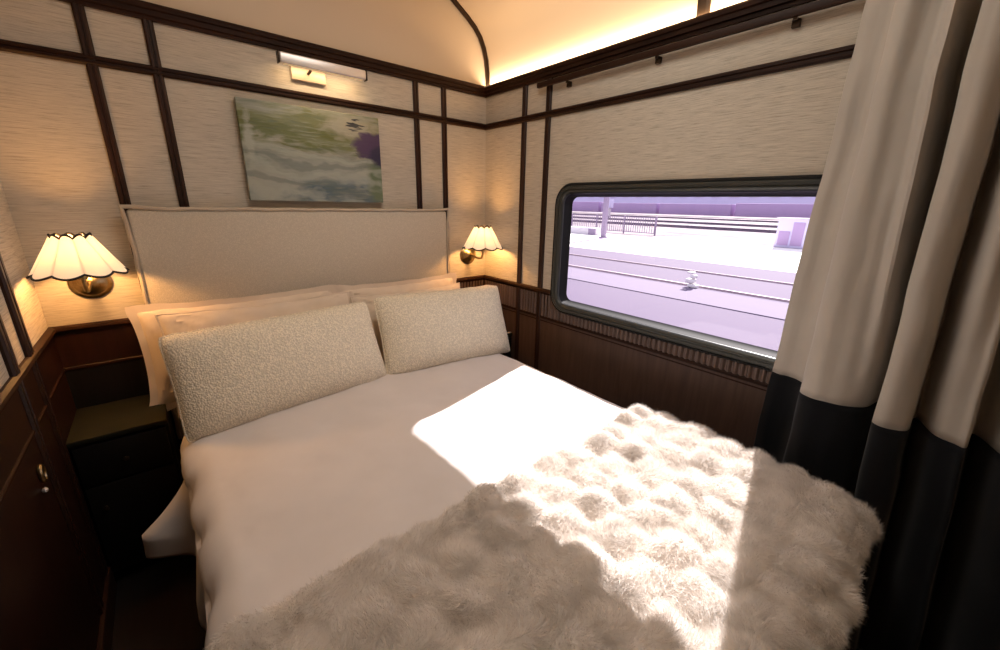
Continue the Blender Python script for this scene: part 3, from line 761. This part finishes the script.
slab('ground_plaza', 16.5, 28, -60, 90, GZ-.3, GZ+.004, M_conc)
slab('ground_gravel', 28, 260, -160, 260, GZ-.3, GZ-.01, M_grav)
slab('ground_strip', 8.3, 10.1, -60, 90, GZ-.1, GZ+.02, M_band)
for x, m, w, lab in ((10.5, M_steel, .10, 'pale sunlit rail, nearest to the train window'), (13.4, M_steel, .06, 'thin sunlit rail in the shade-toned asphalt, next to the bright plaza')):
    bm = bmesh.new(); sweep(bm, [(-w*.8,0),(-w*.8,.012),(-w*.5,.02),(-w*.5,.05),(w*.5,.05),(w*.5,.02),(w*.8,.012),(w*.8,0)], (x,-50,GZ), (x,80,GZ), (1,0,0), (0,0,1))
    tag(obj('railway_rail', bm, m, None, False), lab, 'rail', 'rails beyond the window')
for x, lab in ((46, 'dull distant rail on gravel, closest to the bright plaza'), (60, 'dull distant rail on gravel, middle of the far three'), (84, 'dull distant rail on gravel, farthest from the window')):
    w = .14; bm = bmesh.new(); sweep(bm, [(-w*.8,0),(-w*.8,.04),(-w*.3,.06),(-w*.3,.2),(-w*.6,.22),(-w*.6,.30),(w*.6,.30),(w*.6,.22),(w*.3,.2),(w*.3,.06),(w*.8,.04),(w*.8,0)], (x,-100,GZ), (x,200,GZ), (1,0,0), (0,0,1))
    tag(obj('railway_rail', bm, M_dsteel, None, False), lab, 'rail', 'rails beyond the window')
# canopy column
cc = thing('platform_column', 'grey square column standing at the edge of the bright plaza', 'column', (23.6,16.0,GZ))
bm = bmesh.new(); box(bm, 23.45,23.75,15.85,16.15,GZ+.1,2.35,.02); obj('shaft', bm, M_post, cc)
bm = bmesh.new(); box(bm, 23.35,23.85,15.75,16.25,GZ,GZ+.1,.02); obj('base', bm, M_post, cc)
# fence
fc = thing('metal_fence', 'metal picket fence behind the plaza left of the grey column', 'fence', (30,22,GZ))
for y in (15.5,18.5,21.5,24.5,27.5):
    bm = bmesh.new(); box(bm, 29.95,30.05,y-.05,y+.05,GZ,.75); obj('post', bm, M_post, fc, False)
bm = bmesh.new()
for z in (-.62,.62): box(bm, 29.97,30.03,15.5,27.5,z-.03,z+.03)
for y in np.arange(15.6,27.5,.22): box(bm, 29.985,30.015,y-.022,y+.022,-.6,.6)
obj('picket_panel', bm, M_post, fc, False)
# low block
kb = thing('concrete_block', 'low pale concrete block on the plaza in front of the fence', 'block', (26,19.5,GZ))
bm = bmesh.new(); box(bm, 25.6,26.4,18.3,23.5,GZ,GZ+.55,.05); obj('block_body', bm, M_pale, kb)
bm = bmesh.new(); box(bm, 25.5,25.6,18.2,18.9,GZ,GZ+.5,.02); obj('end_plate', bm, M_post, kb)
# kerb line
bm = bmesh.new(); sweep(bm, [(-.06,0),(-.06,.06),(.06,.06),(.06,0)], (17.2,14.2,GZ), (23.3,15.7,GZ), (.2,-.9,0), (0,0,1)); tag(obj('kerb', bm, M_post, None, False), 'thin grey kerb running across the plaza to the column', 'kerb')
# equipment cabinet
ec = thing('equipment_cabinet', 'grey lineside equipment cabinet beyond the plaza next to the curtain', 'cabinet', (28.5,5.6,GZ))
bm = bmesh.new(); box(bm, 28.2,28.8,4.7,6.3,GZ,GZ+1.75,.03); obj('body', bm, M_lav2, ec)
bm = bmesh.new(); box(bm, 28.17,28.2,4.85,5.45,GZ+.15,GZ+1.55,.01); obj('door', bm, M_lav, ec)
bm = bmesh.new(); box(bm, 28.17,28.2,5.55,6.15,GZ+.15,GZ+1.0,.01); obj('door', bm, M_lav, ec)
bm = bmesh.new(); box(bm, 28.1,28.9,4.6,6.4,GZ+1.75,GZ+1.82,.02); obj('roof', bm, M_pale, ec)
# unidentified bright spot by the track, built as pale stacked plates
mk = thing('trackside_object', 'small bright white stacked object beside the nearest rail', 'marker', (10.2,3.1,GZ))
for k,(dy,w,h) in enumerate(((-.05,.30,.10),(.04,.26,.13),(-.03,.16,.10),(.06,.20,.06))):
    bm = bmesh.new(); z = GZ+.02+[0,.12,.27,.40][k]; box(bm, 10.1,10.3,3.05+dy-w/2,3.05+dy+w/2,z,z+h,.03); obj('plate', bm, M_conc, mk)
# far long freight wall + pale building with window row
fw = thing('freight_train', 'long dark lavender freight train across the far side of the yard', 'train', (110,40,GZ))
for k in range(16):
    y = -120+k*20
    bm = bmesh.new(); box(bm, 108.5,111.5,y,y+19,GZ+.4,GZ+3.3+.25*(k%3==1),.1); obj('wagon', bm, M_lav, fw)
fb = thing('station_building', 'pale long building with a row of windows on the skyline', 'building', (150,60,GZ))
bm = bmesh.new(); box(bm, 150,165,-160,260,GZ,9.5); obj('wall', bm, M_lav2, fb, False)
bm = bmesh.new(); box(bm, 149.2,166,-161,261,9.5,10.2); obj('roof', bm, M_lav, fb, False)
wi = None
for y in range(-60,180,6):
    if wi is None:
        bm = bmesh.new(); box(bm, 149.8,150,y,y+3,5.2,6.8); wi = obj('window', bm, M_pale, fb, False)
    else:
        c = wi.copy(); COL.objects.link(c); c.parent = fb; c.location = wi.location + Vector((0,y+60,0))
sp = thing('signal_post', 'white lineside signal post in front of the distant train', 'post', (62,43,GZ))
bm = bmesh.new(); box(bm, 61.8,62.2,42.6,43.4,GZ,2.6,.05); obj('shaft', bm, M_pale, sp)
bm = bmesh.new(); box(bm, 61.6,62.4,42.3,43.7,1.2,2.6,.05); obj('head', bm, M_lav2, sp)

# ------------------------------------------------------------------ lights
sunv = Vector((-1,-.25,-.709)).normalized()
S = bpy.data.lights.new('sun', 'SUN'); S.energy = 24; S.angle = R_(.7); S.color = (1,1,.88)
so = bpy.data.objects.new('sun', S); COL.objects.link(so); so.rotation_euler = sunv.to_track_quat('-Z','Y').to_euler(); so.location = (8,2,8)
w = bpy.data.worlds.new('sky'); scene.world = w; w.use_nodes = True
w.node_tree.nodes['Background'].inputs[0].default_value = (.86,.88,1,1); w.node_tree.nodes['Background'].inputs[1].default_value = 2.1
def area(name, loc, rot, sx, sy, e, c):
    L = bpy.data.lights.new(name, 'AREA'); L.shape = 'RECTANGLE'; L.size = sx; L.size_y = sy; L.energy = e; L.color = c
    o = bpy.data.objects.new(name, L); COL.objects.link(o); o.location = loc; o.rotation_euler = rot; return o
# LED cove strips lying on top of the crown
area('cove_led_window_side', (-.022, -1.5, ZC+.004), (PI, R_(14), 0), .018, 2.96, 15, (1,.70,.43))
# picture light source
area('picture_led', (-1.024, -.068, 2.078), (R_(10), 0, 0), .36, .012, 1.1, (1,.70,.40))
# added fill light, unseen above the bed; no lamp is built there
area('ceiling_fill', (-1.0, -1.35, 2.70), (0,0,0), .8, .6, 19.5, (1,.93,.84))

# ------------------------------------------------------------------ camera
cam = bpy.data.cameras.new('camera'); co = bpy.data.objects.new('camera', cam); COL.objects.link(co)
yaw, pitch, roll = .7031, .2945, .0193
f = Vector((math.sin(yaw)*math.cos(pitch), math.cos(yaw)*math.cos(pitch), -math.sin(pitch)))
r = Vector((math.cos(yaw), -math.sin(yaw), 0)); u = r.cross(f)
cr_, sr_ = math.cos(roll), math.sin(roll)
r2 = r*cr_ + u*sr_; u2 = -r*sr_ + u*cr_
co.matrix_world = Matrix(((r2.x,u2.x,-f.x,-1.7531),(r2.y,u2.y,-f.y,-2.2481),(r2.z,u2.z,-f.z,1.4909),(0,0,0,1)))
cam.sensor_width = 36; cam.lens = 398.75*36/1000; cam.clip_start = .02; cam.clip_end = 1000
scene.camera = co
scene.cycles.use_denoising = True
scene.cycles.max_bounces = 10; scene.cycles.diffuse_bounces = 6; scene.cycles.transparent_max_bounces = 16
scene.cycles.caustics_reflective = False; scene.cycles.caustics_refractive = False
scene.cycles.sample_clamp_indirect = 6
scene.view_settings.view_transform = 'Standard'
scene.view_settings.look = 'None'
scene.view_settings.exposure = -0.55
